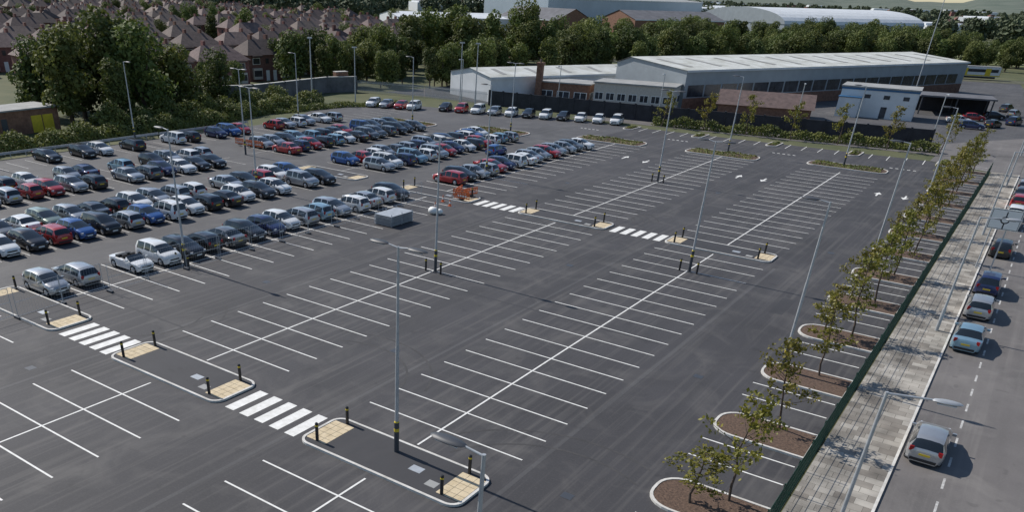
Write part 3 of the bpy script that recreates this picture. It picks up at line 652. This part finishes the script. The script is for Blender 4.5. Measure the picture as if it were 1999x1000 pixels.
for i in range(-3,13):
    for j in range(0,20):
        x=-172-i*29+ (j*16)*-.18; y=70+j*16+i*6
        if x>-150 or (y>330 and x>-330): continue
        if R.random()<.12: continue
        inst('brick_house',HM,(x+R.uniform(-2,2),y,0),math.pi/2-.18+R.uniform(-.04,.04)+ (math.pi/2 if R.random()<.15 else 0),(1,1,R.uniform(.95,1.08)))
# ---------------------------------------------------------------- trees
def T(x,y,s=1.,pool=TREES,name='tree'): inst(name,R.choice(pool),(x,y,0),R.random()*6.28,(s*R.uniform(.9,1.1),s*R.uniform(.9,1.1),s*R.uniform(.88,1.12)))
for x,y,s in ((-121,72,1),(-127,78,1.05),(-119,84,1.05),(-128,88,1.1),(-122,93,1.),(-132,74,.95),(-136,82,1.1),(-134,96,.8),(-122,102,.75),(-128,106,.6),(-142,66,.8),(-134,57,.55),(-138,52,.6),(-148,58,.7),(-138,112,.45),(-140,122,.45),(-117,78,.7),(-125,82,1.1),(-132,90,1.1)): T(x,y,s)
belt=[(-140,138),(-143,167),(-146,217),(-142,300),(-139,423),(-60,517)]
for a,c in zip(belt[:-1],belt[1:]):
    l=math.hypot(c[0]-a[0],c[1]-a[1]); n=int(l/2.7)
    for i in range(n):
        t=(i+R.random())/n; s=R.uniform(.75,1.15)*(1.15 if 195<a[1]+t*(c[1]-a[1])<250 else .86); T(a[0]+t*(c[0]-a[0])+R.uniform(-13,11),a[1]+t*(c[1]-a[1])+R.uniform(-5,5),s,TREES+SLIM)
for i in range(26): T(-128+R.uniform(-5,7)+i*.5,148+i*2.2,R.uniform(.55,.85),TREES+SLIM)
for i in range(100):
    t=R.random(); T(-114+78*t+R.uniform(-8,8),220+160*t+R.uniform(-8,18),R.uniform(.6,1.0))
for i in range(70):
    t=R.random(); T(-60+60*t+R.uniform(-10,10),375+90*R.random(),R.uniform(.5,.85))
for i in range(50): T(R.uniform(-135,-60),R.uniform(300,500),R.uniform(.6,.95))
for i in range(220):
    x=-155-R.random()*330; y=60+R.random()*330; T(x,y,R.uniform(.3,.5) if (x>-215 and 110<y<215) else R.uniform(.35,.85))
def forest(name,pts,s,pool):
    base=[(np.array([v.co[:] for v in m.vertices],dtype=np.float32),sum(1 for p in m.polygons if p.material_index==0)) for m in pool]
    Vs=[]
    for (x,y) in pts:
        V,nq=base[R.randrange(len(base))]
        a=R.random()*6.28; k=s*R.uniform(.7,1.25); Q=V[:nq*4]; c,s_=math.cos(a),math.sin(a)
        W=np.empty_like(Q); W[:,0]=(Q[:,0]*c-Q[:,1]*s_)*k+x; W[:,1]=(Q[:,0]*s_+Q[:,1]*c)*k+y; W[:,2]=Q[:,2]*k; Vs.append(W)
    V=np.concatenate(Vs); n=len(V)//4; me=bpy.data.meshes.new(name); me.vertices.add(len(V)); me.vertices.foreach_set('co',V.ravel()); me.loops.add(4*n); me.loops.foreach_set('vertex_index',np.arange(4*n,dtype=np.int32))
    me.polygons.add(n); me.polygons.foreach_set('loop_start',np.arange(0,4*n,4,dtype=np.int32)); me.polygons.foreach_set('loop_total',np.full(n,4,dtype=np.int32)); me.materials.append(MATS['leaf_far_haze']); me.update(calc_edges=True); inst(name,me)
P=[]
for i in range(1500):
    y=620+R.random()**1.6*2600; x=-y*.75+R.random()*y*1.15
    if -200<x<-80 and y<760: continue
    P.append((x,y))
for i in range(450):
    y=400+R.random()*400; x=-y*1.2+R.random()*y*.5-60; P.append((x,y))
for i in range(160): P.append((R.uniform(-40,160),R.uniform(780,900)))
for i in range(120): P.append((R.uniform(14,60),R.uniform(170,420)))
forest('distant_trees',P,1.1,FART)
for x,y,s in ((-3,246,.45),(0,252,.5),(3,258,.5),(6,250,.5),(-5,262,.45),(9,262,.55),(14,140,.45),(16,150,.5),(14,165,.55),(4,240,.35)): T(x,y,s)
b=MB()
for i in range(420):
    y=700+R.random()**1.3*2600; x=-y*.75+R.random()*y*1.1; w_=R.uniform(8,16) if R.random()<.85 else R.uniform(40,90); h=R.uniform(6,9); r=R.random()*3
    b.box((x,y,h/2),(w_,9 if w_<20 else 40,h),'brick' if w_<20 else 'clad_white',r); b.box((x,y,h+.6),(w_*.8,6 if w_<20 else 36,1.2),'tile' if w_<20 else 'clad_white',r)
b.obj('distant_town')
